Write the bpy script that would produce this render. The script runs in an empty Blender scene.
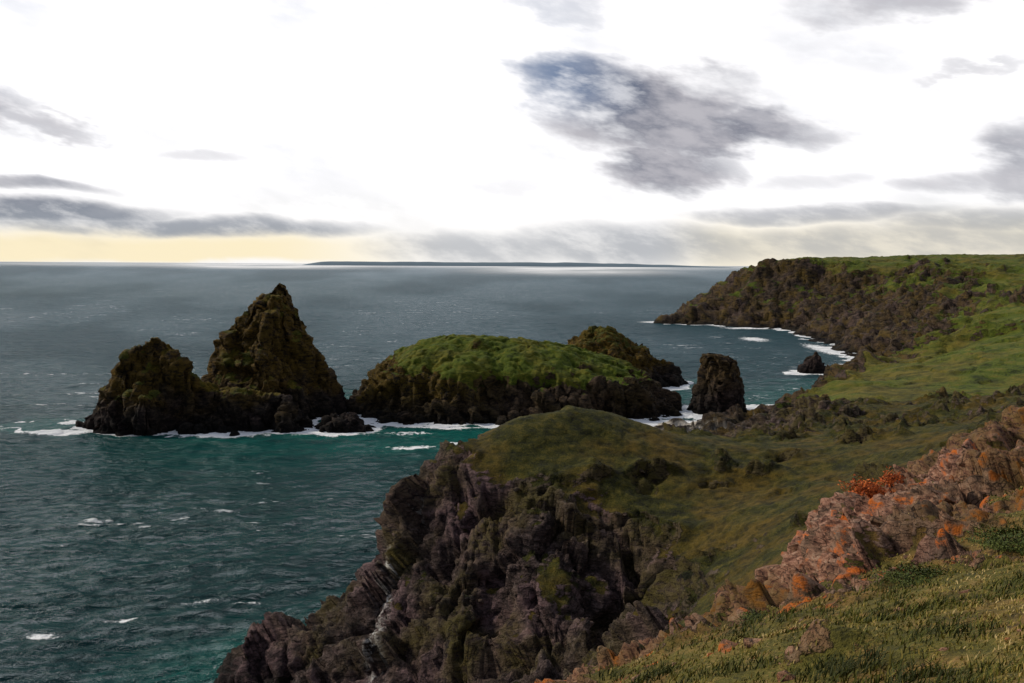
import bpy, bmesh, math, numpy as np
from mathutils import Vector
np.seterr(all='ignore')
rng=np.random.RandomState(11)
scene=bpy.context.scene
scene.view_settings.view_transform='Standard'
scene.view_settings.look='None'
scene.view_settings.exposure=0
# ------------------------------------------------------------------ noise
G=rng.normal(size=(256,3)); G/=np.linalg.norm(G,axis=1)[:,None]; G=G.astype(np.float32)
def hash3(ix,iy,iz):
    n=(ix.astype(np.uint32)*np.uint32(73856093))^(iy.astype(np.uint32)*np.uint32(19349663))^(iz.astype(np.uint32)*np.uint32(83492791))
    n=(n^(n>>np.uint32(13)))*np.uint32(1274126177)
    return n^(n>>np.uint32(16))
def perlin(p):
    p=np.asarray(p,dtype=np.float32)
    i=np.floor(p).astype(np.int64); f=p-i
    u=f*f*f*(f*(f*6-15)+10)
    out=0
    for dx in (0,1):
        wx=u[:,0] if dx else 1-u[:,0]
        for dy in (0,1):
            wy=u[:,1] if dy else 1-u[:,1]
            for dz in (0,1):
                wz=u[:,2] if dz else 1-u[:,2]
                g=G[hash3(i[:,0]+dx,i[:,1]+dy,i[:,2]+dz)&np.uint32(255)]
                d=g[:,0]*(f[:,0]-dx)+g[:,1]*(f[:,1]-dy)+g[:,2]*(f[:,2]-dz)
                out=out+wx*wy*wz*d
    return out*1.6
R3=np.array([[0.0,0.8,0.6],[-0.8,0.36,-0.48],[-0.6,-0.48,0.64]],dtype=np.float32)
def fbm(p,o=4,g=.5):
    a=1;s=0;t=0
    for k in range(o):
        s=s+a*perlin(p); t+=a; a*=g; p=(p@R3)*2.03+3.7
    return s/t
def ridged(p,o=4,g=.5):
    a=1;s=0;t=0
    for k in range(o):
        s=s+a*(1-2.2*np.abs(perlin(p))); t+=a; a*=g; p=(p@R3)*2.05+5.1
    return s/t
def facets(p):
    """Worley cells; each cell is a randomly tilted plane -> angular broken rock. returns (edge distance, height)"""
    p=np.asarray(p,dtype=np.float32)
    i=np.floor(p).astype(np.int64)
    f1=np.full(len(p),9.,np.float32); f2=f1.copy(); hv=np.zeros(len(p),np.float32)
    for dx in (-1,0,1):
        for dy in (-1,0,1):
            for dz in (-1,0,1):
                c=i+np.array([dx,dy,dz])
                h=hash3(c[:,0],c[:,1],c[:,2])
                v=np.stack([c[:,0]+(h&np.uint32(1023))/1023.-p[:,0],c[:,1]+((h>>np.uint32(10))&np.uint32(1023))/1023.-p[:,1],c[:,2]+((h>>np.uint32(20))&np.uint32(1023))/1023.-p[:,2]],-1).astype(np.float32)
                d=np.sqrt((v*v).sum(1))
                m=d<f1
                f2=np.where(m,f1,np.minimum(f2,d)); f1=np.where(m,d,f1)
                g=G[(h>>np.uint32(7))&np.uint32(255)]
                hv=np.where(m,((h>>np.uint32(5))&np.uint32(255))/255.-.5+(v*g).sum(1)*1.1,hv)
    return f2-f1,hv
def ss(x,a,b):
    t=np.clip((x-a)/(b-a),0,1); return t*t*(3-2*t)
def p3(x,y,z,s,sz=None):
    sz=s if sz is None else sz
    return np.stack([x/s,y/s,z/sz],-1).astype(np.float32)
# ------------------------------------------------------------------ mesh helpers
def mesh_from(name,V,F,attrs=None,mat=None,smooth=True):
    V=np.asarray(V,dtype=np.float32); F=np.asarray(F,dtype=np.int32)
    me=bpy.data.meshes.new(name)
    k=F.shape[1]
    me.vertices.add(len(V)); me.vertices.foreach_set('co',V.ravel())
    me.loops.add(F.size); me.loops.foreach_set('vertex_index',F.ravel())
    me.polygons.add(len(F)); me.polygons.foreach_set('loop_start',np.arange(len(F),dtype=np.int32)*k)
    try: me.polygons.foreach_set('loop_total',np.full(len(F),k,dtype=np.int32))
    except Exception: pass
    me.polygons.foreach_set('use_smooth',np.full(len(F),smooth))
    me.update(calc_edges=True)
    attrs=dict(attrs or {})
    if mat is not None and 'sc' in mat:
        s=mat['sc']
        attrs['na']=.5+.38*fbm(V/(8./s),4); attrs['nd']=.5+.4*fbm(V/(2.6/s)+9,3)
    for n,a in attrs.items():
        at=me.attributes.new(n,'FLOAT','POINT'); at.data.foreach_set('value',np.asarray(a,dtype=np.float32).ravel())
    ob=bpy.data.objects.new(name,me); scene.collection.objects.link(ob)
    if mat: me.materials.append(mat)
    return ob
def grid_obj(name,P,keep,attrs,mat):
    R,C=P.shape[:2]
    idx=np.arange(R*C).reshape(R,C)
    q=np.stack([idx[:-1,:-1],idx[:-1,1:],idx[1:,1:],idx[1:,:-1]],-1).reshape(-1,4)
    k=(keep[:-1,:-1]|keep[:-1,1:]|keep[1:,1:]|keep[1:,:-1]).ravel()
    q=q[k]
    used=np.unique(q); rem=np.zeros(R*C,np.int64); rem[used]=np.arange(len(used))
    return mesh_from(name,P.reshape(-1,3)[used],rem[q],{n:a.ravel()[used] for n,a in attrs.items()},mat)
def grid_normals(P):
    di=np.gradient(P,axis=0); dj=np.gradient(P,axis=1)
    n=np.cross(dj,di); n/=np.linalg.norm(n,axis=2)[...,None]+1e-9
    n*=np.sign(n[...,2:3]+1e-9)
    return n
def blur(a,r):
    for _ in range(r):
        a=(np.roll(a,1,0)+np.roll(a,-1,0)+np.roll(a,1,1)+np.roll(a,-1,1)+a*2)/6
    return a
# ------------------------------------------------------------------ node helper
class NB:
    def __init__(s,nt): s.nt=nt
    def n(s,t,ins=None,**props):
        nd=s.nt.nodes.new(t)
        for k,v in props.items(): setattr(nd,k,v)
        for k,v in (ins or {}).items(): s.set(nd.inputs[k],v)
        return nd
    def set(s,sock,v):
        if isinstance(v,bpy.types.NodeSocket): s.nt.links.new(v,sock)
        else: sock.default_value=v
    def m(s,op,a,b=0.0,c=None,clamp=False):
        nd=s.nt.nodes.new('ShaderNodeMath'); nd.operation=op; nd.use_clamp=clamp
        s.set(nd.inputs[0],a); s.set(nd.inputs[1],b)
        if c is not None: s.set(nd.inputs[2],c)
        return nd.outputs[0]
    def mix(s,f,a,b,blend='MIX'):
        nd=s.nt.nodes.new('ShaderNodeMix'); nd.data_type='RGBA'; nd.blend_type=blend
        s.set(nd.inputs[0],f)
        for i,v in ((6,a),(7,b)):
            if not isinstance(v,bpy.types.NodeSocket): v=(*v,1.0) if len(v)==3 else v
            s.set(nd.inputs[i],v)
        return nd.outputs[2]
    def noise(s,vec,scale,detail=5,rough=.55,dist=0.0,out='Fac'):
        nd=s.n('ShaderNodeTexNoise',{'Vector':vec,'Scale':scale,'Detail':detail,'Roughness':rough,'Distortion':dist})
        return nd.outputs[0] if out=='Fac' else nd.outputs[1]
    def vor(s,vec,scale,feature='DISTANCE_TO_EDGE'):
        nd=s.n('ShaderNodeTexVoronoi',feature=feature); s.set(nd.inputs['Vector'],vec); s.set(nd.inputs['Scale'],scale)
        return nd
    def ramp(s,f,stops):
        nd=s.nt.nodes.new('ShaderNodeValToRGB'); s.set(nd.inputs[0],f); cr=nd.color_ramp
        while len(cr.elements)<len(stops): cr.elements.new(.5)
        for e,(p,c) in zip(cr.elements,stops):
            e.position=p; e.color=(*c,1) if len(c)==3 else c
        return nd.outputs[0]
    def sm(s,v,a,b,lo=0.,hi=1.):
        nd=s.nt.nodes.new('ShaderNodeMapRange'); nd.interpolation_type='SMOOTHSTEP'
        for i,x in enumerate((v,a,b,lo,hi)): s.set(nd.inputs[i],x)
        return nd.outputs[0]
    def attr(s,name): return s.n('ShaderNodeAttribute',attribute_name=name).outputs['Fac']
    def vscale(s,v,sc):
        nd=s.nt.nodes.new('ShaderNodeVectorMath'); nd.operation='MULTIPLY'; s.set(nd.inputs[0],v); nd.inputs[1].default_value=sc
        return nd.outputs[0]
    def grey(s,v): return s.n('ShaderNodeCombineColor',{0:v,1:v,2:v}).outputs[0]
def newmat(name):
    m=bpy.data.materials.new(name); m.use_nodes=True; nt=m.node_tree; nt.nodes.clear()
    b=NB(nt); out=b.n('ShaderNodeOutputMaterial'); bs=b.n('ShaderNodeBsdfPrincipled')
    nt.links.new(bs.outputs[0],out.inputs[0]); return m,b,bs

def land_material(name,sc,rk,gr,bump=.35,gold=(.15,.095,.012),wet=True,alt=(.085,.05,.052),altf=.6,brown=.8):
    m,b,bs=newmat(name); m['sc']=sc
    geo=b.n('ShaderNodeNewGeometry'); pos=geo.outputs['Position']
    z=b.n('ShaderNodeSeparateXYZ',{0:pos}).outputs[2]
    rock=b.attr('rock'); pink=b.attr('pink'); gd=b.attr('gold'); gu=b.attr('guano'); sand=b.attr('sand')
    nA=b.attr('na'); nD=b.attr('nd')
    mp=b.n('ShaderNodeMapping',{'Vector':pos,'Rotation':(.5,.35,.2),'Scale':(.7,.8,1.9)}).outputs[0]
    nB=b.noise(mp,.9*sc,5,.68,.3); nC=b.noise(pos,5*sc,3,.7)
    f=b.m('ADD',b.m('MULTIPLY',nB,.75),b.m('MULTIPLY',nC,.25))
    rc=b.ramp(f,[(.36,rk[0]),(.5,rk[1]),(.66,rk[2])])
    rc=b.mix(b.m('MULTIPLY',b.sm(nA,.45,.6),altf),rc,b.mix(b.sm(nB,.35,.65),tuple(c*.35 for c in alt),tuple(c*1.9 for c in alt)))
    if not wet:
        pinkc=b.ramp(f,[(.34,(.03,.014,.009)),(.44,(.17,.075,.048)),(.54,(.38,.195,.125)),(.68,(.56,.38,.27))])
        rc=b.mix(pink,rc,pinkc)
        rc=b.mix(b.sm(nA,.50,.64,0,.55),rc,b.mix(nC,(.03,.024,.015),(.20,.15,.10)))
        rc=b.mix(b.m('MULTIPLY',b.sm(nD,.56,.64),b.sm(nB,.42,.54)),rc,(.55,.13,.018))
    v1=b.vor(b.n('ShaderNodeVectorMath',{0:mp,1:b.vscale(b.n('ShaderNodeCombineXYZ',{0:nB,1:nD,2:nB}).outputs[0],(1.4/sc,)*3)},operation='ADD').outputs[0],.6*sc).outputs['Distance']
    crack=b.m('MAXIMUM',b.sm(v1,0.,.06,.22 if not wet else .3,1.),b.sm(nD,.52,.60))
    moss=b.sm(b.m('ADD',b.m('ADD',nB,b.m('MULTIPLY',nD,.35)),b.m('MULTIPLY',nC,.25)),.62,.86)
    rc=b.mix(b.m('MULTIPLY',gd,moss),rc,b.mix(nC,gold,tuple(c*.5 for c in gold)))
    rc=b.mix(1.0,rc,b.grey(crack),'MULTIPLY')
    gf=b.m('ADD',b.m('ADD',b.m('MULTIPLY',nD,.3),b.m('MULTIPLY',nB,.4)),b.m('MULTIPLY',nC,.3))
    gc=b.ramp(gf,[(.40,gr[0]),(.5,gr[1]),(.60,gr[2])])
    gc=b.mix(b.sm(nA,.44,.62,0,brown),gc,b.mix(b.sm(nB,.3,.7),tuple(c*.25 for c in gr[2]),tuple(c*1.2*k_ for c,k_ in zip(gr[2],(1.05,.85,.8)))))
    mask=b.sm(b.m('ADD',rock,b.m('MULTIPLY',b.m('SUBTRACT',b.m('ADD',nB,b.m('MULTIPLY',nD,.7)),.85),1.7)),.38,.54)
    col=b.mix(mask,gc,rc)
    col=b.mix(b.m('MULTIPLY',gu,b.sm(nB,.42,.56)),col,(.78,.76,.70))
    if wet:
        col=b.mix(sand,col,(.55,.49,.41))
        w=b.sm(b.m('ADD',z,b.m('MULTIPLY',b.m('SUBTRACT',nB,.5),5)),.5,7.,.18,1.)
        w=b.m('MAXIMUM',w,b.m('MAXIMUM',sand,gu))
        col=b.mix(1.0,col,b.grey(w),'MULTIPLY')
    b.set(bs.inputs['Base Color'],col)
    b.set(bs.inputs['Roughness'],.9); b.set(bs.inputs['Specular IOR Level'],.2)
    hh=b.m('ADD',b.m('MULTIPLY',nB,b.m('ADD',.7,mask)),b.m('MULTIPLY',nC,.5))
    bp=b.n('ShaderNodeBump',{'Height':hh,'Strength':1.0,'Distance':bump/sc})
    b.set(bs.inputs['Normal'],bp.outputs[0])
    return m
RK_DARK=[(.005,.004,.003),(.022,.015,.011),(.080,.057,.038)]
RK_BROWN=[(.008,.005,.005),(.052,.033,.028),(.19,.135,.12)]
m_near=land_material('hillside_ground',2.2,[(.03,.016,.012),(.11,.065,.045),(.22,.14,.10)],[(.035,.033,.005),(.11,.095,.014),(.24,.155,.045)],.4,wet=False)
m_head=land_material('headland_ground',.8,RK_BROWN,[(.007,.008,.001),(.042,.042,.003),(.12,.092,.012)],.6,altf=.95,gold=(.11,.090,.010),alt=(.105,.064,.064),brown=.85)
m_far=land_material('distant_ground',.25,[(.009,.007,.005),(.050,.034,.023),(.13,.086,.053)],[(.022,.030,.002),(.085,.115,.008),(.16,.14,.022)],.5,altf=.25,brown=.7)
m_stack=land_material('stack_rock',.6,RK_DARK,[(.018,.021,.002),(.062,.064,.005),(.15,.115,.012)],.6,altf=.2,gold=(.17,.100,.010))
m_isle=land_material('island_ground',.6,RK_DARK,[(.028,.040,.003),(.080,.112,.007),(.15,.145,.015)],.55,altf=.3,brown=.55)

# ------------------------------------------------------------------ mainland control points  x,y,z,rock
CP=[
(0,0,58.3,0),(0,5,56.3,0),(-6,5,54,0),(0,15,50,.2),(0,25,45,.5),(-10,15,46,.5),(-10,30,36,1),(10,0,59.5,0),(22,5,59.3,0),(5,5,57,0),(30,20,56,0),(40,45,53.5,.2),(62,62,55,0),(85,90,54,0),
(-20,10,40,1),(-25,30,20,1),(-40,0,25,1),
(42,70,47.0,.9),(34,65,45.2,.9),(26.4,58,45.0,1),(21.2,52,46.2,1),(17,47,45.6,1),(13.2,42,44.7,1),(10.8,38,44.0,1),(7.5,34,44.6,.8),(4.9,30,45.9,.45),(2.8,27,46.8,.3),
(16.8,28,50.3,.05),(10.9,24,50.5,0),(7.8,13,53.6,0),(5.9,15,52.6,0),(4.4,20,50.2,0.1),(3.6,24,48.2,.1),(25.2,42,48.6,.6),(20.5,40,48.2,1),(16.4,36,48.1,.7),(30,50,48.6,.5),(12.5,31,48,.3),(26,34,51,.1),(35,58,46.7,.8),(29,56,46.0,1),(23,47,47.3,.9),
(0,40,37,1),(-12,50,18,1),(10,60,29,.6),(15,60,31,.5),(-15,65,10,1),(0,70,19,1),(30,80,35,.2),(48,95,38,.3),(60,110,38,.3),(24,62,37,.6),(75,130,36,.3),(15,46,40,.9),(20,54,40,.9),
(29.9,95,29.3,.25),(20.4,80,28.5,.3),(14.7,85,23.5,.6),(20.7,105,21.6,.5),(27.5,125,25.0,.2),(36.3,130,25,.35),(43.9,130,27.5,.15),(47.6,120,30,.2),(63.4,160,27.5,.3),(71.7,150,30,.4),(103,180,28,.6),(23.4,135,26.8,.3),(30,110,27.0,.2),
(10.2,150,34.7,.1),(1.4,148,32.9,.15),(-6.3,145,30,.35),(-13.5,140,25.9,.75),(-17,136,20.5,1),(-19.6,132,15.4,1),(-20.9,130,12.6,1),(-25.8,128,10.0,1),(-31,125,6.6,1),(-37.5,122,3.6,1),(-41.5,120,1.0,1),
(17.8,155,32.5,.1),(24,160,28.2,.3),(33.5,170,24.4,.5),(49.7,190,21.0,.6),(62.5,215,18.0,.7),(78,240,19.2,.8),(102,250,19.0,.7),(135,255,19.5,.5),(50,165,25,.3),(75,195,22,.5),(100,220,20,.4),(90,247,19.3,.75),(118,252,19.0,.6),(165,262,22,.4),
(40,192,16,1),(46,207,9,1),(53,226,7,1),(62,244,6,1),(70,256,8,1),(33,185,14,1),
(14.4,140,30,.05),(4.4,135,29.3,.25),(-4.8,128,24.6,.7),(12.6,122,22.8,.6),(6.2,110,18,1),(-8.5,117,16.7,.95),(-14.4,110,10.5,1),(-3.7,100,12.6,1),(9.8,95,16.0,.9),(4,90,14,1),(-27.8,112,4.0,1),(-34,116,3.5,1),(3,122,23,.8),(-13,125,18,1),(14.5,112,18,.9),
(-4,80,9,1),(-15,85,3,1),(-25,95,-1,1),
(-50,118,-6,1),(-45,132,-8,1),(-30,142,-8,1),(-25,160,-10,1),(-10,170,-6,1),(5,185,-6,1),(-40,100,-7,1),(-30,75,-8,1),(-60,60,-12,1),(-35,50,-8,1),(-100,150,-18,1),(-100,0,-12,1),(20,230,-6,1),(0,200,-8,1),(30,280,-6,1),(25,190,2,1),(42,232,3,1),
(50,262,1.6,1),(66,286,1.4,1),(70,304,.7,1),(54,305,-.1,1),(40,302,-2.5,1),(65,318,-1.,1),(84,311,1.,1),(80,290,3,1),(97,284,10,.9),(97,302,5,1),(60,335,-4,1),(92,345,-4,1),(105,362,-5,1),(125,395,-6,1),(150,430,-6,1),(172,475,-6,1),
(88,268,12.5,.8),(123,325,15.0,.1),(161.7,375,14.6,.2),(210.7,430,19.2,.15),(255,480,29.6,.3),(336,560,44.2,.3),(141,310,15.0,.0),(171.6,300,17.2,.05),(228,380,26,.1),(174.6,340,19,.0),(112,290,15,.1),(118,345,2,1),(148,385,2,1),(190,435,4,1),
(200,240,33,.4),(300,300,44,.2),(170,180,44,.3),(150,100,54,0),(400,450,60,0),(270,380,33,.25),(300,450,38,.4),(320,400,42,.4),
(155,882,-.5,1),(185,868,0,1),(208,853,0,1),(261,803,0,1),(254,725,0,1),(246,622,0,1),(240,575,0,1),(216,508,-1,1),(190,465,-3,1),
(172,950,-6,1),(205,950,9,1),(233,950,25,1),(256,950,42,.9),(284,950,62,.6),(321,950,68.5,0.1),(294,870,20,.9),(315,915,54,.7),(306,760,10,1),(336,830,30,.8),(364,880,54,.6),(296,640,10,1),(335,720,26,.8),(400,780,42,.55),(466,850,62,.35),(440,720,48,.4),(280,560,18,.8),(390,640,42,.35),(245,480,18,.6),(255,860,10,1),(232,900,17,1),(288,905,34,.85),(360,700,34,.6),(330,600,26,.55),
(400,950,69,.1),(600,900,69,0),(500,1200,69,0),(900,900,70,0),(1200,1600,70,0),(700,500,66,0),(500,400,60,0),(800,700,68,0),(540,650,58,.2),
(275,1060,35,.7),(220,1060,-8,1),(330,1250,-10,1),(600,1700,-10,1),
(125,900,-12,1),(180,825,-9,1),(228,770,-9,1),(215,690,-9,1),(205,600,-9,1),(180,520,-9,1),(-200,600,-22,1),(0,500,-20,1),(80,700,-20,1),(100,1200,-22,1),(-250,1500,-22,1),(-250,250,-22,1),(120,450,-12,1),
]
CP=np.array(CP,dtype=np.float64)
D=np.linalg.norm(CP[:,None,:2]-CP[None,:,:2],axis=2)
n=len(CP); A=np.zeros((n+1,n+1)); A[:n,:n]=D; A[:n,n]=1; A[n,:n]=1
W=np.linalg.solve(A,np.vstack([CP[:,2:4],[[0,0]]]))
W=W.astype(np.float32)
def mainland(x,y):
    x=x.ravel().astype(np.float32); y=y.ravel().astype(np.float32); out=np.empty((len(x),2),np.float32)
    cx=CP[:,0].astype(np.float32); cy=CP[:,1].astype(np.float32)
    for i in range(0,len(x),60000):
        xx=x[i:i+60000,None]-cx; yy=y[i:i+60000,None]-cy
        out[i:i+60000]=np.sqrt(xx*xx+yy*yy)@W[:n]+W[n]
    hh=out[:,0]
    hh=hh-8.5*np.exp(-(((x-15)/4.5)**2+((y-106)/7)**2))-4*np.exp(-(((x+2)/3)**2+((y-112)/10)**2))
    return hh,np.clip(out[:,1],0,1)

# ------------------------------------------------------------------ profile based rocks
def prof_rock(xs,zs,yc,wf,wb,cs,yslant=0.0,pmin=-6,warpx=1.0):
    xs=np.array(xs,float); zs=np.array(zs,float); zm=zs.max(); xm=xs.mean()
    def f(x,y,warp=1.0):
        x=x.ravel(); y=y.ravel()
        o=np.zeros_like(x)
        wx=fbm(p3(x,y,o+zm,14),3)*3.0*warpx; wy=fbm(p3(x,y,o+50+zm,13),3)*12.0*warp
        P=np.interp(x+wx*.35,xs,zs,left=-9,right=-9)
        r=np.sqrt(np.clip((P-pmin)/(zm-pmin),0,1))
        dy=y+wy-(yc+yslant*(x-xm))
        w=np.where(dy<0,wf,wb)*(.35+.65*r)
        t=np.abs(dy)/w
        g=np.interp(t,cs[0],cs[1])
        return (P-pmin)*g+pmin-np.clip(t-1.25,0,3)*6
    return f
CS_PYR=([0,.2,.55,.8,1,1.3],[1,.84,.56,.40,.15,-.1])
CS_ISL=([0,.2,.45,.68,.80,1,1.3],[1,.96,.84,.68,.36,.12,-.15])
CS_ROCK=([0,.2,.5,.75,1,1.3],[1,.91,.72,.5,.17,-.15])
left_rock=prof_rock([-158,-155.1,-148.9,-143.4,-139,-133,-128.8,-124.3,-119,-113,-107.4,-99.5,-91.4,-81.2,-75.7,-72,-68.4],
                    [-6,1.1,11,19.5,27.5,30,32.5,29,23.0,17.,13.0,14.3,13.2,9,4.9,-1.5,-7],310,16,18,CS_ROCK,warpx=.4)
tall_rock=prof_rock([-121,-119.6,-118.3,-116.7,-113,-108.8,-104.8,-100.5,-97.,-94,-91.5,-88.5,-86.2,-82,-76.1,-71.3,-68.2,-66.2,-63],
                    [-6,8,22,29,33.0,37.5,42.5,46.0,49.0,52.5,52,46.5,40,32.5,24,15,5.1,0,-7],341,26,24,CS_PYR,warpx=.3)
toe_rock=prof_rock([-77,-73,-68,-62,-56,-50,-44],[-6,0.5,3,4.5,4.0,2,-6],308,10,11,CS_ROCK)
island=prof_rock([-72,-68.2,-62.2,-56.3,-47.9,-37.2,-24.4,-9.4,7.7,27,39.8,49.6,56.9,65.5,71.9],
                 [-7,.5,6.5,14.5,22.5,27.0,29.0,29.3,28.0,24.5,21.0,17.5,12.5,5.5,-6],366,52,44,CS_ISL)
hill=prof_rock([18,22.2,27.3,35,45.4,53.1,60.9,71.2,80.5,86.7,91.8],[-4,6,15.7,24,28.5,26,20.4,14,8.3,1.5,-6],440,38,38,CS_ROCK)

def disp_patch(name,fn,x0,x1,y0,y1,res,mat,amp,cell,attrfn,seed):
    xs=np.arange(x0,x1,res); ys=np.arange(y0,y1,res)
    X,Y=np.meshgrid(xs,ys); 
    Z=fn(X,Y).reshape(X.shape)
    P=np.stack([X,Y,Z],-1); Nn=grid_normals(P)
    keep=Z>-3.5
    k=keep.ravel(); q=P.reshape(-1,3)[k]; nn=Nn.reshape(-1,3)[k]
    at=attrfn(q,nn,seed)
    rk=.3+.7*at['rock']
    wp=fbm(p3(q[:,0],q[:,1],q[:,2],cell*1.5),2)[:,None]*.5
    e1,h1=facets(np.stack([q[:,0]/cell+q[:,2]*.08,q[:,1]/cell,q[:,2]/(cell*1.8)],-1)+wp)
    e2,h2=facets(np.stack([q[:,0]/cell*2.3+q[:,2]*.15,q[:,1]/cell*2.3,q[:,2]/(cell*.7)],-1)+wp+7)
    e3,h3=facets(np.stack([q[:,0]/cell*5.5,q[:,1]/cell*5.5,q[:,2]/(cell*.26)],-1)+wp+17)
    d=(ridged(p3(q[:,0]+seed,q[:,1],q[:,2]*.45,amp*5.),4,.5)-.15)*amp*.95
    d+=(h1*1.25-np.exp(-e1*9)*.5)*amp*.75+(h2-np.exp(-e2*8)*.4)*amp*.38+h3*amp*.17
    edge=ss(q[:,2],-3.5,2)*(1-.55*ss(q[:,2],44,52))
    q2=q+nn*(d*rk*(.3+.7*edge))[:,None]
    Pf=P.reshape(-1,3).copy(); Pf[k]=q2; Pf=Pf.reshape(P.shape)
    nf=blur(grid_normals(Pf)[...,2],2).ravel()[k]
    at['rock']=np.clip(at['rock']-.6*ss(nf,.60,.82)*ss(q2[:,2],6,13)+.25*ss(.5-nf,0,.25),0,1)
    full={}
    for a in ('rock','gold','pink','guano','sand'):
        v=np.zeros(len(k),np.float32); v[k]=at.get(a,np.zeros(len(q))); full[a]=v.reshape(X.shape)
    return grid_obj(name,Pf,keep,full,mat)
def at_stack(q,nn,seed):
    nz=fbm(p3(q[:,0],q[:,1],q[:,2],9),4)
    green=ss(nn[:,2]+nz*.6,.42,.66)*ss(q[:,2],7,15)
    return {'rock':1-.8*green,'gold':ss(q[:,2]+nz*12,6,18)*.85}
def at_isle(q,nn,seed):
    nz=fbm(p3(q[:,0],q[:,1],q[:,2],10),4)
    line=np.interp(q[:,0],[-60,-45,-10,40,60],[22,17,14.5,13,16])
    g=ss(q[:,2]+nz*9-line,-1.5,1.5)
    return {'rock':1-g*(1-.4*ss(nz,.1,.4)),'gold':ss(q[:,2]+nz*8,5,12)*.9*ss(-q[:,0],-10,40)+.3}
def at_hill(q,nn,seed):
    nz=fbm(p3(q[:,0],q[:,1],q[:,2],9),4)
    g=ss(q[:,2]+nz*12,12,22)
    return {'rock':1-.62*g,'gold':ss(q[:,2]+nz*6,5,12)}
disp_patch('rocky_sea_stack',left_rock,-166,-62,290,350,.34,m_stack,2.7,6,at_stack,3)
disp_patch('pointed_sea_stack',tall_rock,-132,-56,300,376,.34,m_stack,2.7,6.5,at_stack,17)
disp_patch('low_tidal_rock',toe_rock,-82,-40,290,328,.4,m_stack,1.6,4.,lambda q,nn,s:{'rock':np.ones(len(q)),'gold':np.zeros(len(q))},29)
disp_patch('grassy_island',island,-80,78,304,422,.42,m_isle,2.7,7,at_isle,41)
disp_patch('rounded_rocky_island',hill,12,98,392,486,.5,m_stack,3.0,6.5,at_hill,57)

def loft(name,rings,cx,cy,mat,amp,seed,nz=150,na=280):
    r=np.array(rings,float)
    zt=np.linspace(0,1,nz)
    zi=np.interp(zt,np.linspace(0,1,len(r)),np.arange(len(r)))
    g=lambda c:np.interp(zi,np.arange(len(r)),r[:,c])
    A=np.linspace(0,2*np.pi,na,endpoint=False)
    zz,xl,xr,yf,yb=g(0),g(1),g(2),g(3),g(4)
    ca,sa=np.cos(A),np.sin(A)
    sq=lambda v:np.sign(v)*np.abs(v)**.8
    X=(xl+xr)[:,None]/2+(xr-xl)[:,None]/2*sq(ca)[None]
    Y=cy+np.where(sa[None]<0,yf[:,None],yb[:,None])*sq(sa)[None]
    Z=np.repeat(zz[:,None],na,1)
    P=np.stack([X,Y,Z],-1).reshape(-1,3)
    N2=np.stack([np.tile(ca,nz),np.tile(sa,nz),np.zeros(nz*na)+.5*np.repeat(zt**3*3,na)],-1); N2/=np.linalg.norm(N2,axis=1)[:,None]
    wp=fbm(p3(P[:,0],P[:,1],P[:,2],5),2)[:,None]*.5
    e1,h1=facets(np.stack([P[:,0]/5,P[:,1]/5,P[:,2]/8],-1)+wp)
    e2,h2=facets(np.stack([P[:,0]/2,P[:,1]/2,P[:,2]/3],-1)+wp+4)
    d=ridged(p3(P[:,0]+seed,P[:,1],P[:,2]*.5,7),4,.55)*amp*1.1
    d+=(h1*1.6-np.exp(-e1*8)*.5)*amp+h2*amp*.5
    w=np.repeat(np.clip((xr-xl)/8,.15,1),na)
    P=P+N2*(d*w)[:,None]
    idx=np.arange(nz*na).reshape(nz,na); nx=np.roll(idx,-1,axis=1)
    F=np.stack([idx[:-1],nx[:-1],nx[1:],idx[1:]],-1).reshape(-1,4)
    z0=np.zeros(len(P))
    return mesh_from(name,P,F,{'rock':z0+1,'gold':ss(P[:,2],6,18)*.45,'pink':z0,'guano':z0,'sand':z0},mat)
loft('square_sea_stack',[(-4,73,97,10,10),(0,74.3,96,9.5,9.5),(6.3,76,95.2,8.5,8.5),(12,77.4,93.6,7.8,7.8),(16,77.6,92.2,7,7),(20,78.2,90.5,5.8,5.8),(22,79.4,86.8,4,4),(23.2,80.8,83.5,1.,1.)],85,350,m_stack,1.15,5)
loft('small_sea_stack',[(-4,160,178,7,7),(0,161,176.5,6,6),(4,162.5,175.5,5,5),(7.5,166.,173.6,3.6,3.6),(10,168.5,172.5,2,2),(12,170,171,.4,.4)],168.7,478,m_stack,.95,9,60,120)

# ------------------------------------------------------------------ mainland grid
ROWS=1500; COLS=820
ly=np.linspace(math.log(2.0),math.log(1700.),ROWS); yy=np.exp(ly)
sgrid=np.linspace(-.72,1.12,COLS)
Y=np.repeat(yy[:,None],COLS,1); X=sgrid[None]*(Y+3)
h,rk=mainland(X,Y)
Z=h.reshape(X.shape); RKm=rk.reshape(X.shape)
P=np.stack([X,Y,Z],-1)
Nn=grid_normals(P)
keep=Z>-4
k=keep.ravel(); q=P.reshape(-1,3)[k].astype(np.float32); nn=Nn.reshape(-1,3)[k].astype(np.float32); rq=RKm.ravel()[k]
yq=q[:,1]
nA=fbm(p3(q[:,0],q[:,1],q[:,2],12),4)
nS=fbm(p3(q[:,0],q[:,1],q[:,2],3.2),3)
farw=ss(yq,240,420)
rock=rq+nA*.9*(1-farw)*ss(yq,60,85)+farw*fbm(p3(q[:,0],q[:,1],q[:,2],60),5)*.9+nS*1.0*(1-ss(yq,60,85))
rock=np.clip(rock+ss(.74-nn[:,2],0,.25)*.35*ss(yq,60,90),0,1)
rw=.30+.70*ss(rock,.25,.7)
d=np.zeros(len(q),np.float32)
def add(mask,f):
    global d
    i=np.where(mask>0.001)[0]
    if len(i): d[i]+=f(q[i])*mask[i]
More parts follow.
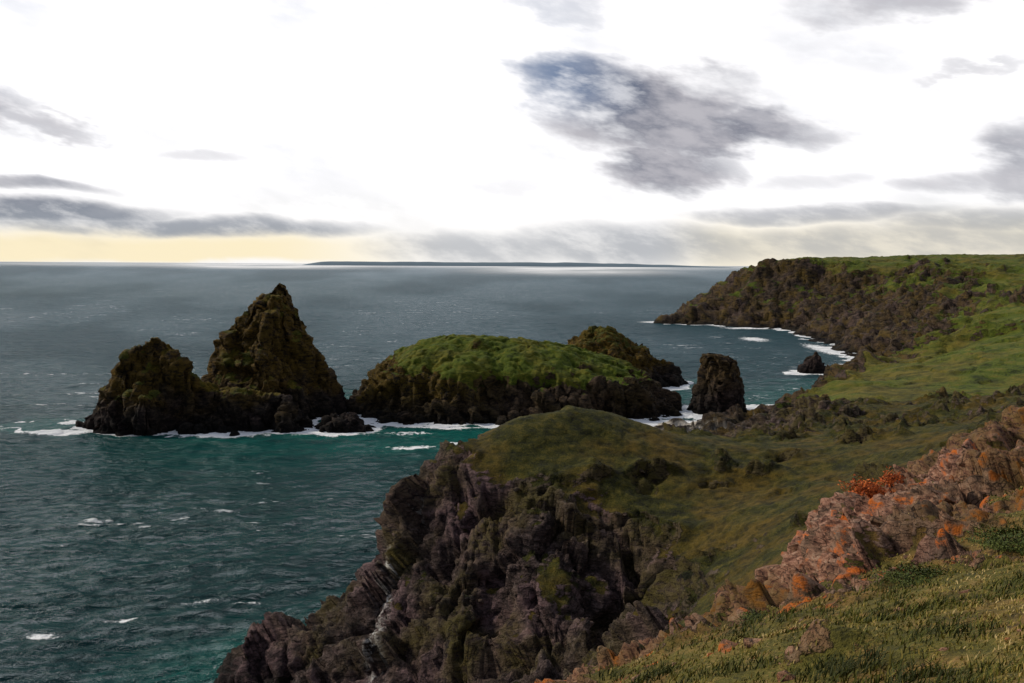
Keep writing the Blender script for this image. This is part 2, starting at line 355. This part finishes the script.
def blocks(cell,amp,lay=.8,sh=.4,cr=.45):
    def f(p):
        e,hv=facets(np.stack([p[:,0]/cell,p[:,1]/cell,p[:,2]/cell*lay+p[:,0]/cell*sh],-1)+fbm(p3(p[:,0],p[:,1],p[:,2],cell*1.6),2)[:,None]*.5)
        return (hv*1.3-np.exp(-e*9)*cr)*amp
    return f
add(farw,lambda p:ridged(p3(p[:,0],p[:,1],p[:,2]*.35,75),4,.55)*12*(.3+.7*ss(-p[:,2],-66,-52)))
add(farw,blocks(16,3.2,.6,.3))
add(ss(yq,160,260)*(1-farw*.5),lambda p:(ridged(p3(p[:,0],p[:,1],p[:,2]*.5,20),4,.6)-.3)*2.0)
add(ss(yq,90,130)*(1-ss(yq,150,180)*.4),lambda p:(ridged(p3(p[:,0],p[:,1]+9,p[:,2]*.6,19),3,.45)-.25)*2.9)
add(ss(yq,50,80),lambda p:ridged(p3(p[:,0]+7,p[:,1],p[:,2]*.7,7),4,.5)*.8)
add(1-ss(yq,60,90),lambda p:ridged(p3(p[:,0]+7,p[:,1],p[:,2],7),4,.5)*1.1)
add(1-ss(yq,150,260),lambda p:fbm(p3(p[:,0],p[:,1],p[:,2]+4,1.3),3)*.2)
rs=ss(rock,.3,.7)
n0=1-ss(yq,62,85)
add(n0*ss(yq,18,26)*rs,blocks(3.8,.95,.9,.5,.6))
add(n0*ss(yq,18,26)*rs,blocks(1.5,.36,1.2,.5,.7))
add((1-ss(yq,60,80))*ss(yq,18,26)*rs,blocks(.55,.12,1.3,.4,.8))
add(ss(yq,62,85)*rs,blocks(8,2.1,.8,.5))
add(ss(yq,62,85)*(1-ss(yq,260,360))*rs,blocks(3.0,.72,1.1,.6))
add(ss(yq,62,85)*(1-ss(yq,200,250))*rs,blocks(1.1,.26,1.1,.5))
d2=ridged(p3(q[:,0],q[:,1],q[:,2],1.6),2)*.20*ss(yq,70,90)*(1-ss(yq,200,300))
q2=q+nn*((d*rw+d2)*(.35+.65*ss(q[:,2],-4,1.5)))[:,None]
Pf=P.reshape(-1,3).copy(); Pf[k]=q2; Pf=Pf.reshape(P.shape)
nf=blur(grid_normals(Pf)[...,2],2).ravel()[k]
rock2=np.clip(rock-.5*ss(nf,.74,.9)*ss(q2[:,2],8,16)*ss(yq,60,80)-.35*ss(nf,.86,.98)*(1-ss(yq,60,80))+.35*ss(.6-nf,0,.25),0,1)
def full(v): 
    a=np.zeros(len(k),np.float32); a[k]=v; return a.reshape(X.shape)
# guano streaks run down the seaward edge of the cliff
gu=np.exp(-((q2[:,0]+17.9-.12*(12-q2[:,2]))/.95)**2)*ss(q2[:,2],5,8)*(1-ss(q2[:,2],15.5,17.5))+.9*np.exp(-((q2[:,0]+14.6)/.6)**2)*ss(q2[:,2],18.5,20)*(1-ss(q2[:,2],23,24.5))
gu=gu*(yq>100)*(yq<142)*ss(fbm(p3(q2[:,0],q2[:,1],q2[:,2]*.25,.9),3),-.12,.2)
sand=((q[:,0]>36)&(q[:,0]<90)&(yq>270)&(yq<330))*(1-ss(q2[:,2],2.0,3.0))
att={'rock':full(rock2),'pink':full(ss(rock,.3,.7)),'gold':full(ss(nA,-.2,.3)*.8),'guano':full(gu),'sand':full(sand)}
def split(name,r0,r1,mat):
    s=slice(r0,r1+1)
    return grid_obj(name,Pf[s],keep[s],{n_:a[s] for n_,a in att.items()},mat)
r1=int(np.searchsorted(yy,74)); r2=int(np.searchsorted(yy,262))
split('near_hillside',0,r1,m_near); split('rocky_headland',r1,r2,m_head); split('distant_headland',r2,ROWS-1,m_far)

# ------------------------------------------------------------------ sea
def sea_material():
    m=bpy.data.materials.new('sea_water'); m.use_nodes=True; nt=m.node_tree; nt.nodes.clear(); b=NB(nt)
    pos=b.n('ShaderNodeNewGeometry').outputs['Position']
    y=b.n('ShaderNodeSeparateXYZ',{0:pos}).outputs[1]
    foam=b.attr('foam'); teal=b.attr('teal'); pat=b.attr('pat'); shim=b.attr('painted_shimmer')
    n1=b.noise(b.vscale(pos,(.5,1.,1.)),.33,5,.66)
    n2=b.noise(b.vscale(pos,(.4,1.,1.)),.05,4,.65)
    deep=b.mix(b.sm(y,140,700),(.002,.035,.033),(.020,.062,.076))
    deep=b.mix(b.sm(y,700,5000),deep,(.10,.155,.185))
    deep=b.mix(b.sm(pat,.4,.8,0,.4),deep,(.004,.024,.030))
    deep=b.mix(b.m('MULTIPLY',teal,b.sm(n2,.3,.6,.5,1)),deep,(.003,.110,.088))
    deep=b.mix(shim,deep,(.95,.95,.94))  # far-sea glints and low mist painted pale into the base colour
    nf=b.noise(pos,.6,6,.75)
    fm=b.sm(b.m('ADD',foam,b.m('MULTIPLY',b.m('SUBTRACT',nf,.5),1.5)),.40,.62)
    cap=b.m('MULTIPLY',b.sm(b.m('ADD',b.m('MULTIPLY',n1,.6),b.m('MULTIPLY',n2,.6)),.71,.75),b.sm(pat,.55,.4))
    fm=b.m('MAXIMUM',fm,b.m('MULTIPLY',cap,.6))
    h1=b.m('ADD',n1,b.m('MULTIPLY',n2,4.))
    bp=b.n('ShaderNodeBump',{'Height':h1,'Strength':1.,'Distance':2.6})
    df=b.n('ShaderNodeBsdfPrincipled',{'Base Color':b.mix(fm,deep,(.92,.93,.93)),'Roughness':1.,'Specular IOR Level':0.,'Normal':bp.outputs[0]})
    gl=b.n('ShaderNodeBsdfGlossy',{'Color':(.9,.95,1.,1),'Roughness':.18,'Normal':bp.outputs[0]})
    fr=b.n('ShaderNodeFresnel',{'IOR':1.33,'Normal':bp.outputs[0]}).outputs[0]
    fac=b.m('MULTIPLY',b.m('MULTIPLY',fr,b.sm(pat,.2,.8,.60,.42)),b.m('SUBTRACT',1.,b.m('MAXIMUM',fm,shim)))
    mx=b.n('ShaderNodeMixShader',{0:fac,1:df.outputs[0],2:gl.outputs[0]})
    out=b.n('ShaderNodeOutputMaterial',{0:mx.outputs[0]})
    return m
sy=np.exp(np.concatenate([np.linspace(math.log(38),math.log(1500),820),np.linspace(math.log(1530),math.log(70000),140)]))
sx=np.linspace(-1.05,1.15,900)
SY=np.repeat(sy[:,None],len(sx),1); SX=sx[None]*SY
xf,yf=SX.ravel(),SY.ravel(); zf=np.zeros_like(xf)
H=np.full(len(xf),-30.,np.float32)
m_=yf<1600
hm,_=mainland(xf[m_],yf[m_]); H[m_]=hm
def upd(mask,fn,off=0):
    i=np.where(mask)[0]; H[i]=np.maximum(H[i],fn(xf[i],yf[i])+off)
upd((xf>-185)&(xf<-40)&(yf>270)&(yf<390),left_rock,2.3); upd((xf>-150)&(xf<-40)&(yf>285)&(yf<390),tall_rock,2.)
upd((xf>-95)&(xf<-30)&(yf>280)&(yf<340),toe_rock,2.); upd((xf>-100)&(xf<95)&(yf>295)&(yf<440),island,2.); upd((xf>0)&(xf<115)&(yf>380)&(yf<500),hill,2.)
for cx,cy,rx,ry in ((85,350,11,9),(168.7,478,9,7)):
    upd((abs(xf-cx)<40)&(abs(yf-cy)<40),lambda x,y:(1.3-np.sqrt(((x-cx)/rx)**2+((y-cy)/ry)**2))*5)
nfo=fbm(p3(xf,yf,zf,14),3)
foam=ss(H+nfo*5,-5.2,-1.0)*1.05
foam*=.6+.4*ss(nfo,-.4,.1)
foam*=.3+.7*ss(yf,130,200)
foam=np.maximum(foam,1.15*np.exp(-(((xf-62)/27)**2+((yf-313)/17)**2)**2)*(1+.3*nfo))
def streak(cx,cy,rx,ry,ang,a):
    c,s=math.cos(ang),math.sin(ang); u=(xf-cx)*c+(yf-cy)*s; v=-(xf-cx)*s+(yf-cy)*c
    return a*np.exp(-((u/rx)**2+((v+nfo*2)/ry)**2))
for a in [(-32,276,9,3,.1,.8),(-18,283,6,2,0,.7),(-75,136,3.5,1.1,.2,.75),(-64,142,5,.8,.35,.6),(-55,149,7,.8,.3,.58),(-46,150,4,.8,.2,.58),(-64,298,17,5,0,.95),(-60,350,10,20,0,1.1),(-157,297,15,5,0,1.),(-100,294,18,5,0,.95),(-130,294,12,4,0,.85),
    (225,600,12,60,0,.9),(196,690,14,26,0,.75),(155,890,26,14,0,.95),(225,812,30,16,0,.85),(205,500,16,26,0,.85),(-36,300,12,3,.2,.6),(-40,330,9,5,0,.6),(98,336,10,14,0,.95),(72,340,10,10,0,.95),(100,402,10,5,0,.8),(-25,310,22,3,0,.8),(20,314,18,3,0,.8)]:
    foam=np.maximum(foam,streak(*a))
teal=np.clip(ss(H+nfo*4,-14,-4)*.55*(yf<450)+1.*np.exp(-(((xf+12)/45)**2+((yf-285)/20)**2))+.35*np.exp(-(((xf+90)/60)**2+((yf-270)/30)**2)),0,1)
pat=.5+.8*fbm(np.stack([xf/(60+yf*.12),yf/(25+yf*.09),zf],-1),4)
az_=xf/yf
shim=np.clip(1.1*np.exp(-((az_+.29)/.10)**2)*ss(yf,6500,11000)+1.*np.exp(-((az_-.07)/.10)**2)*ss(yf,3600,7000)+.5*ss(yf,8000,16000),0,1)*np.clip(.85+fbm(np.stack([az_*9,yf/6000,zf],-1),3),0,1)  # mask of the glint streaks painted on the far sea
near=yf<2000
i=np.where(near)[0]
xs_,ys_=xf[i],yf[i]
am=np.zeros_like(xf)
def w(lx,l2,o): return perlin(np.stack([(xs_*.94+ys_*.34)/lx,(ys_*.94-xs_*.34)/l2,0*xs_+o],-1))
am[i]=(1-2*np.abs(w(24,11,.3)))*.5*(1-ss(ys_,900,1800))+(1-2*np.abs(w(8,4.6,7.7)))*.36*(1-ss(ys_,380,800))+w(3.2,2.1,3.1)*.22*(1-ss(ys_,160,300))
calm=1-.5*ss(H,-6,0)
Zs=am*calm+foam*.15
g_=lambda a:a.reshape(SX.shape)
grid_obj('sea',np.stack([xf,yf,Zs],-1).reshape(SX.shape+(3,)),np.ones(SX.shape,bool),{'foam':g_(foam),'teal':g_(teal),'pat':g_(pat),'painted_shimmer':g_(shim)},sea_material())

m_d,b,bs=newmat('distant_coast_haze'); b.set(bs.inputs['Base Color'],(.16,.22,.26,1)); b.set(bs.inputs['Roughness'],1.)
xx=np.linspace(-5200,5600,200); hh=105*np.clip(np.minimum((xx+5200)/500,(5600-xx)/3500),0,1)**.7*(1+.25*fbm(p3(xx,xx*0,xx*0,900),3))
V=[]
for j,(dy,f) in enumerate(((0,-.2),(120,.9),(900,1.),(2500,-.2))):
    V.append(np.stack([xx,21000+dy+0*xx,hh*f-3],-1))
V=np.stack(V); grid_obj('distant_coastline',V,np.ones(V.shape[:2],bool),{},m_d)

# ------------------------------------------------------------------ boulders
def hull_rock(r,npts=16):
    bm=bmesh.new()
    for _ in range(npts):
        v=r.normal(size=3); v/=np.linalg.norm(v); v*=r.uniform(.75,1.1); bm.verts.new(v*np.array([1,.8,.65]))
    bmesh.ops.convex_hull(bm,input=bm.verts)
    bmesh.ops.delete(bm,geom=[v for v in bm.verts if not v.link_faces],context='VERTS')
    bmesh.ops.bevel(bm,geom=list(bm.edges),offset=.05,segments=1,affect='EDGES')
    bmesh.ops.triangulate(bm,faces=bm.faces)
    bm.verts.ensure_lookup_table()
    V=np.array([v.co[:] for v in bm.verts]); F=np.array([[v.index for v in f.verts] for f in bm.faces]); bm.free(); return V,F
variants=[hull_rock(rng,rng.randint(11,22)) for _ in range(14)]
def boulders(name,pts,sizes,mat,pink):
    Vs=[];Fs=[];o=0
    for p,s in zip(pts,sizes):
        V,F=variants[rng.randint(14)]
        a=rng.uniform(0,6.28); b_=rng.uniform(-.5,.5); c,s_=math.cos(a),math.sin(a)
        R=np.array([[c,-s_,0],[s_,c,0],[0,0,1]])@np.array([[1,0,0],[0,math.cos(b_),-math.sin(b_)],[0,math.sin(b_),math.cos(b_)]])
        V=(V*s*np.array([rng.uniform(.8,1.4),1,rng.uniform(.6,1.1)]))@R.T+p
        Vs.append(V);Fs.append(F+o);o+=len(V)
    V=np.concatenate(Vs);F=np.concatenate(Fs); z0=np.zeros(len(V))
    V=V+fbm(p3(V[:,0],V[:,1],V[:,2],.8),2)[:,None]*.06
    return mesh_from(name,V,F,{'rock':z0+1,'pink':z0+pink,'gold':z0+.3,'guano':z0,'sand':z0},mat,smooth=False)
flat=Pf.reshape(-1,3); rflat=att['rock'].ravel()
yv=flat[:,1]
def pick(mask,n):
    i=np.where(mask)[0]; return flat[rng.choice(i,n)]
c=(rflat>.6)&(yv>28)&(yv<72)&(flat[:,0]>6)&k
pts=pick(c,110); sz=rng.lognormal(-1.5,.6,110)*(1+.012*pts[:,1])
pts2=pick((yv>9)&(yv<40)&(rflat<.5)&(flat[:,0]>1)&k&(fbm(p3(flat[:,0],flat[:,1],flat[:,1]*0,5),2)>.08),190); sz2=rng.lognormal(-2.0,.6,190)
pts=np.concatenate([pts,pts2]); sz=np.concatenate([sz,sz2]); pts[:,2]-=sz*.3
boulders('rock_outcrop',pts,sz,m_near,.9)
c=(rflat>.55)&(yv>95)&(yv<255)&(flat[:,2]>2)&k
pts=pick(c,100); sz=rng.lognormal(-.6,.5,100); pts[:,2]-=sz*.4
boulders('headland_boulders',pts,sz,m_head,0)
pts=np.array([(76,322,.3),(79,318,.5),(72,326,.2),(83,330,0),(88,322,1),(60,312,.2),(90,314,1.5),(87,306,3),(92,318,1.5),(84,300,4),(66,308,.3)]); sz=np.array([2.2,1.5,1.7,2.6,2.5,.9,3.2,3,3.5,3,1.1])
boulders('beach_boulders',pts,sz,m_stack,0)

# ------------------------------------------------------------------ grass blades
def blade_mat(name,stops,rough=.7):
    m,b,bs=newmat(name)
    b.set(bs.inputs['Base Color'],b.ramp(b.attr('tone'),stops)); b.set(bs.inputs['Roughness'],rough); b.set(bs.inputs['Specular IOR Level'],.2)
    return m
m_gr=blade_mat('grass_blades',[(0,(.028,.034,.004)),(.35,(.095,.098,.010)),(.6,(.20,.155,.022)),(.8,(.32,.22,.06)),(1,(.46,.34,.14))])
cov=fbm(p3(flat[:,0],flat[:,1],flat[:,1]*0,2.5),3); cov2=fbm(p3(flat[:,0],flat[:,1],flat[:,1]*0+5,.7),2)
c=(rflat+cov*.7<.48)&(yv>4)&(yv<66)&k&(flat[:,0]>-8)&(cov2<.20)
i=np.where(c)[0]; NBL=160000; i=rng.choice(i,NBL)
bp_=flat[i].copy(); bp_[:,:2]+=rng.normal(size=(NBL,2))*.03*(1+bp_[:,1:2]*.03)
cl=cov[i]; c2=cov2[i]; ht=(rng.uniform(.05,.15,NBL)*(.5+2.0*ss(cl+c2*.6,-.1,.5))); wd=.005+.0007*bp_[:,1]
a=rng.uniform(0,6.28,NBL); dirx,diry=np.cos(a),np.sin(a)
lean=np.stack([.5+.6*rng.normal(size=NBL),.1+.6*rng.normal(size=NBL)],-1)*ht[:,None]*1.1
sv=np.stack([dirx*wd,diry*wd,0*wd],-1)
b0=bp_-sv-[0,0,.03]; b1=bp_+sv-[0,0,.03]
mid=bp_+np.stack([lean[:,0]*.35,lean[:,1]*.35,ht*.6],-1)
tip=bp_+np.stack([lean[:,0],lean[:,1],ht],-1)
V=np.stack([b0,b1,mid+sv*.6,mid-sv*.6,tip+sv*.1,tip-sv*.1],1).reshape(-1,3)
o=np.arange(NBL)[:,None]*6
F=np.concatenate([o+[0,1,2,3],o+[3,2,4,5]])
tone=np.clip(.42-cl*1.35+c2*.5+rng.normal(size=NBL)*.2,0,1)
mesh_from('grass',V,F,{'tone':np.repeat(tone,6)},m_gr)

def mound(name,cx,cy,rx,ry,rz,nn_,ls,mat):
    j=np.argmin((flat[:,0]-cx)**2+(flat[:,1]-cy)**2); z0=flat[j,2]
    u=rng.normal(size=(nn_,3)); u/=np.linalg.norm(u,axis=1)[:,None]; u[:,2]=np.abs(u[:,2])
    r=rng.uniform(.3,1.,nn_)**.6*(1+.9*fbm(u*2.2+cx,3))
    p=np.array([cx,cy,z0-.1])+u*r[:,None]*np.array([rx,ry,rz])
    t1=rng.normal(size=(nn_,3)); t1/=np.linalg.norm(t1,axis=1)[:,None]; t2=np.cross(t1,u); t2/=np.linalg.norm(t2,axis=1)[:,None]+1e-6
    l=ls*rng.uniform(.6,1.4,nn_)[:,None]
    V=np.stack([p-t1*l,p+t2*l*.45,p+t1*l,p-t2*l*.45],1).reshape(-1,3)
    F=np.arange(nn_*4).reshape(-1,4)
    tone=np.clip(.5+.5*(r-.8)+rng.normal(size=nn_)*.22,0,1)
    return mesh_from(name,V,F,{'tone':np.repeat(tone,4)},mat)
m_or=blade_mat('rust_bracken_leaf',[(0,(.10,.02,.006)),(.5,(.42,.085,.015)),(1,(.62,.16,.03))])
m_bu=blade_mat('gorse_leaf',[(0,(.018,.026,.005)),(.5,(.05,.07,.01)),(1,(.11,.12,.02))])
mound('orange_bracken_bush',21.4,51.2,1.3,1.1,1.2,3200,.08,m_or)
mound('orange_bracken_bush',23.0,51.4,.8,.7,.8,1000,.08,m_or)
mound('gorse_bush',13.2,27,1.5,1.2,.4,4500,.045,m_bu)
mound('gorse_bush',24,60.5,1.6,1.3,.9,1800,.10,m_bu)
mound('gorse_bush',18,30,1.8,1.3,.4,4500,.05,m_bu)
mound('gorse_bush',9,30.5,.8,.7,.35,1800,.04,m_bu)
mound('gorse_bush',30,63,2.2,1.5,.8,2200,.10,m_bu)

# ------------------------------------------------------------------ world
w_=bpy.data.worlds.new("World"); scene.world=w_; w_.use_nodes=True
nt=w_.node_tree; nt.nodes.clear(); b=NB(nt)
SUN_AZ=math.radians(-68); SUN_EL=math.radians(35)
dirv=b.n('ShaderNodeTexCoord').outputs['Generated']
sep=b.n('ShaderNodeSeparateXYZ',{0:dirv})
az=b.m('ARCTAN2',sep.outputs[0],sep.outputs[1]); el=b.m('ARCSINE',sep.outputs[2])
sky=b.n('ShaderNodeTexSky',sky_type='NISHITA'); sky.sun_disc=False; sky.sun_elevation=SUN_EL; sky.sun_rotation=SUN_AZ
skyc=b.vscale(sky.outputs[0],(.1,.1,.1))
cv=b.n('ShaderNodeCombineXYZ',{0:az,1:b.m('ADD',b.m('MULTIPLY',el,2.6),b.m('MULTIPLY',az,.5)),2:0.}).outputs[0]
wn=b.n('ShaderNodeSeparateXYZ',{0:b.noise(cv,6.5,5,.58,out='Color')})
wx_=b.m('SUBTRACT',wn.outputs[0],.5); wy_=b.m('SUBTRACT',wn.outputs[1],.5)
azw=b.m('ADD',az,b.m('MULTIPLY',wx_,.22))
elw=b.m('ADD',el,b.m('MULTIPLY',wy_,.13))
elw2=b.m('ADD',el,b.m('MULTIPLY',wy_,.03))
def blob(a0,e0,ra,re,st,e_=None):
    e_=elw if e_ is None else e_
    x=b.m('MULTIPLY',b.m('SUBTRACT',azw,a0),1/ra); y=b.m('MULTIPLY',b.m('SUBTRACT',e_,e0),1/re)
    d=b.m('ADD',b.m('MULTIPLY',x,x),b.m('MULTIPLY',y,y))
    return b.m('MULTIPLY',b.sm(d,1.6,.0),st)
dens=None
B=[(.095,.208,.080,.042,1.),(.17,.180,.12,.046,1.15),(.25,.155,.085,.030,1.1),(.18,.122,.085,.034,1.1),
   (-.56,.155,.06,.030,.9),(-.50,.150,.035,.014,.7),
   (.474,.290,.17,.030,.75),(.50,.200,.035,.008,.4),(.07,.30,.09,.02,.4),(.56,.10,.06,.045,.7)]
L=[(-.50,.052,.14,.013,1.),(-.36,.040,.22,.011,.8),(-.53,.078,.10,.007,.75),(-.36,.117,.06,.005,.35),
   (-.03,.018,.14,.020,.55),(.14,.022,.16,.026,.62),(.34,.057,.16,.011,.65),(.48,.088,.07,.012,.6),(.42,.024,.22,.020,.55),(.53,.045,.14,.015,.6),(.33,.092,.06,.009,.3),(.0,.09,.05,.012,.2)]
for t in B:
    v=blob(*t); dens=v if dens is None else b.m('MAXIMUM',dens,v)
for t in L:
    dens=b.m('MAXIMUM',dens,blob(*t,e_=elw2))
det=b.noise(cv,13.,6,.60); det2=b.noise(cv,4.,4,.55)
dens=b.m('MULTIPLY',dens,b.sm(det,.30,.58,.5,1.12),clamp=True)
faint=b.m('MULTIPLY',b.m('MULTIPLY',b.sm(det2,.46,.70),b.sm(det,.35,.6)),.22)
dens=b.m('MAXIMUM',dens,faint)
white=b.mix(b.sm(el,.0,.10),(1.0,.98,.95),(1.1,1.09,1.11))
gl=b.m('MULTIPLY',b.sm(az,-.05,-.3),b.m('MULTIPLY',b.sm(elw2,.045,.02),b.sm(elw2,-.004,.006)))
gl2=b.m('MULTIPLY',b.m('MULTIPLY',b.sm(az,.15,.25),b.sm(elw2,.07,.03)),.6)
white=b.mix(b.m('MAXIMUM',gl,gl2),white,(.98,.86,.60))
blue=b.m('MULTIPLY',b.sm(az,.18,.04),b.sm(el,.15,.20))
shade=b.m('ADD',b.m('ADD',b.m('MULTIPLY',det,1.3),b.m('MULTIPLY',wy_,.8)),b.m('MULTIPLY',det2,.5))
cc=b.mix(b.sm(shade,.60,1.15),(.10,.12,.18),(.50,.49,.53))
cc=b.mix(b.m('MULTIPLY',blue,.65),cc,(.14,.23,.40))
cc=b.mix(b.sm(el,.10,.03),cc,(.28,.31,.36))
col=b.mix(dens,white,cc)
col=b.mix(b.sm(el,.38,.75),col,(.24,.27,.34))
col=b.mix(b.m('MULTIPLY',b.sm(det2,.5,.7),.10),col,skyc)
back=b.sm(sep.outputs[1],.1,-.5)
col=b.mix(back,col,(.24,.27,.34))
col=b.mix(b.sm(el,-.002,-.02),col,(.03,.05,.06))
bg=b.n('ShaderNodeBackground',{'Color':col,'Strength':1.0}); out=b.n('ShaderNodeOutputWorld'); nt.links.new(bg.outputs[0],out.inputs[0])
sl=bpy.data.lights.new('sun','SUN'); sl.energy=2.7; sl.angle=math.radians(9); sl.color=(1,.92,.79)
so=bpy.data.objects.new('sun',sl); scene.collection.objects.link(so)
dv=Vector((math.sin(SUN_AZ)*math.cos(SUN_EL),math.cos(SUN_AZ)*math.cos(SUN_EL),math.sin(SUN_EL)))
so.rotation_euler=dv.to_track_quat('Z','Y').to_euler(); so.location=(-50,0,200)
# ------------------------------------------------------------------ camera
cd=bpy.data.cameras.new('camera'); cd.lens=30; cd.sensor_width=36; cd.shift_y=-.0757; cd.clip_start=.1; cd.clip_end=200000
co=bpy.data.objects.new('camera',cd); scene.collection.objects.link(co)
co.location=(0,0,60); co.rotation_euler=(math.pi/2,math.radians(-.35),0)
scene.camera=co
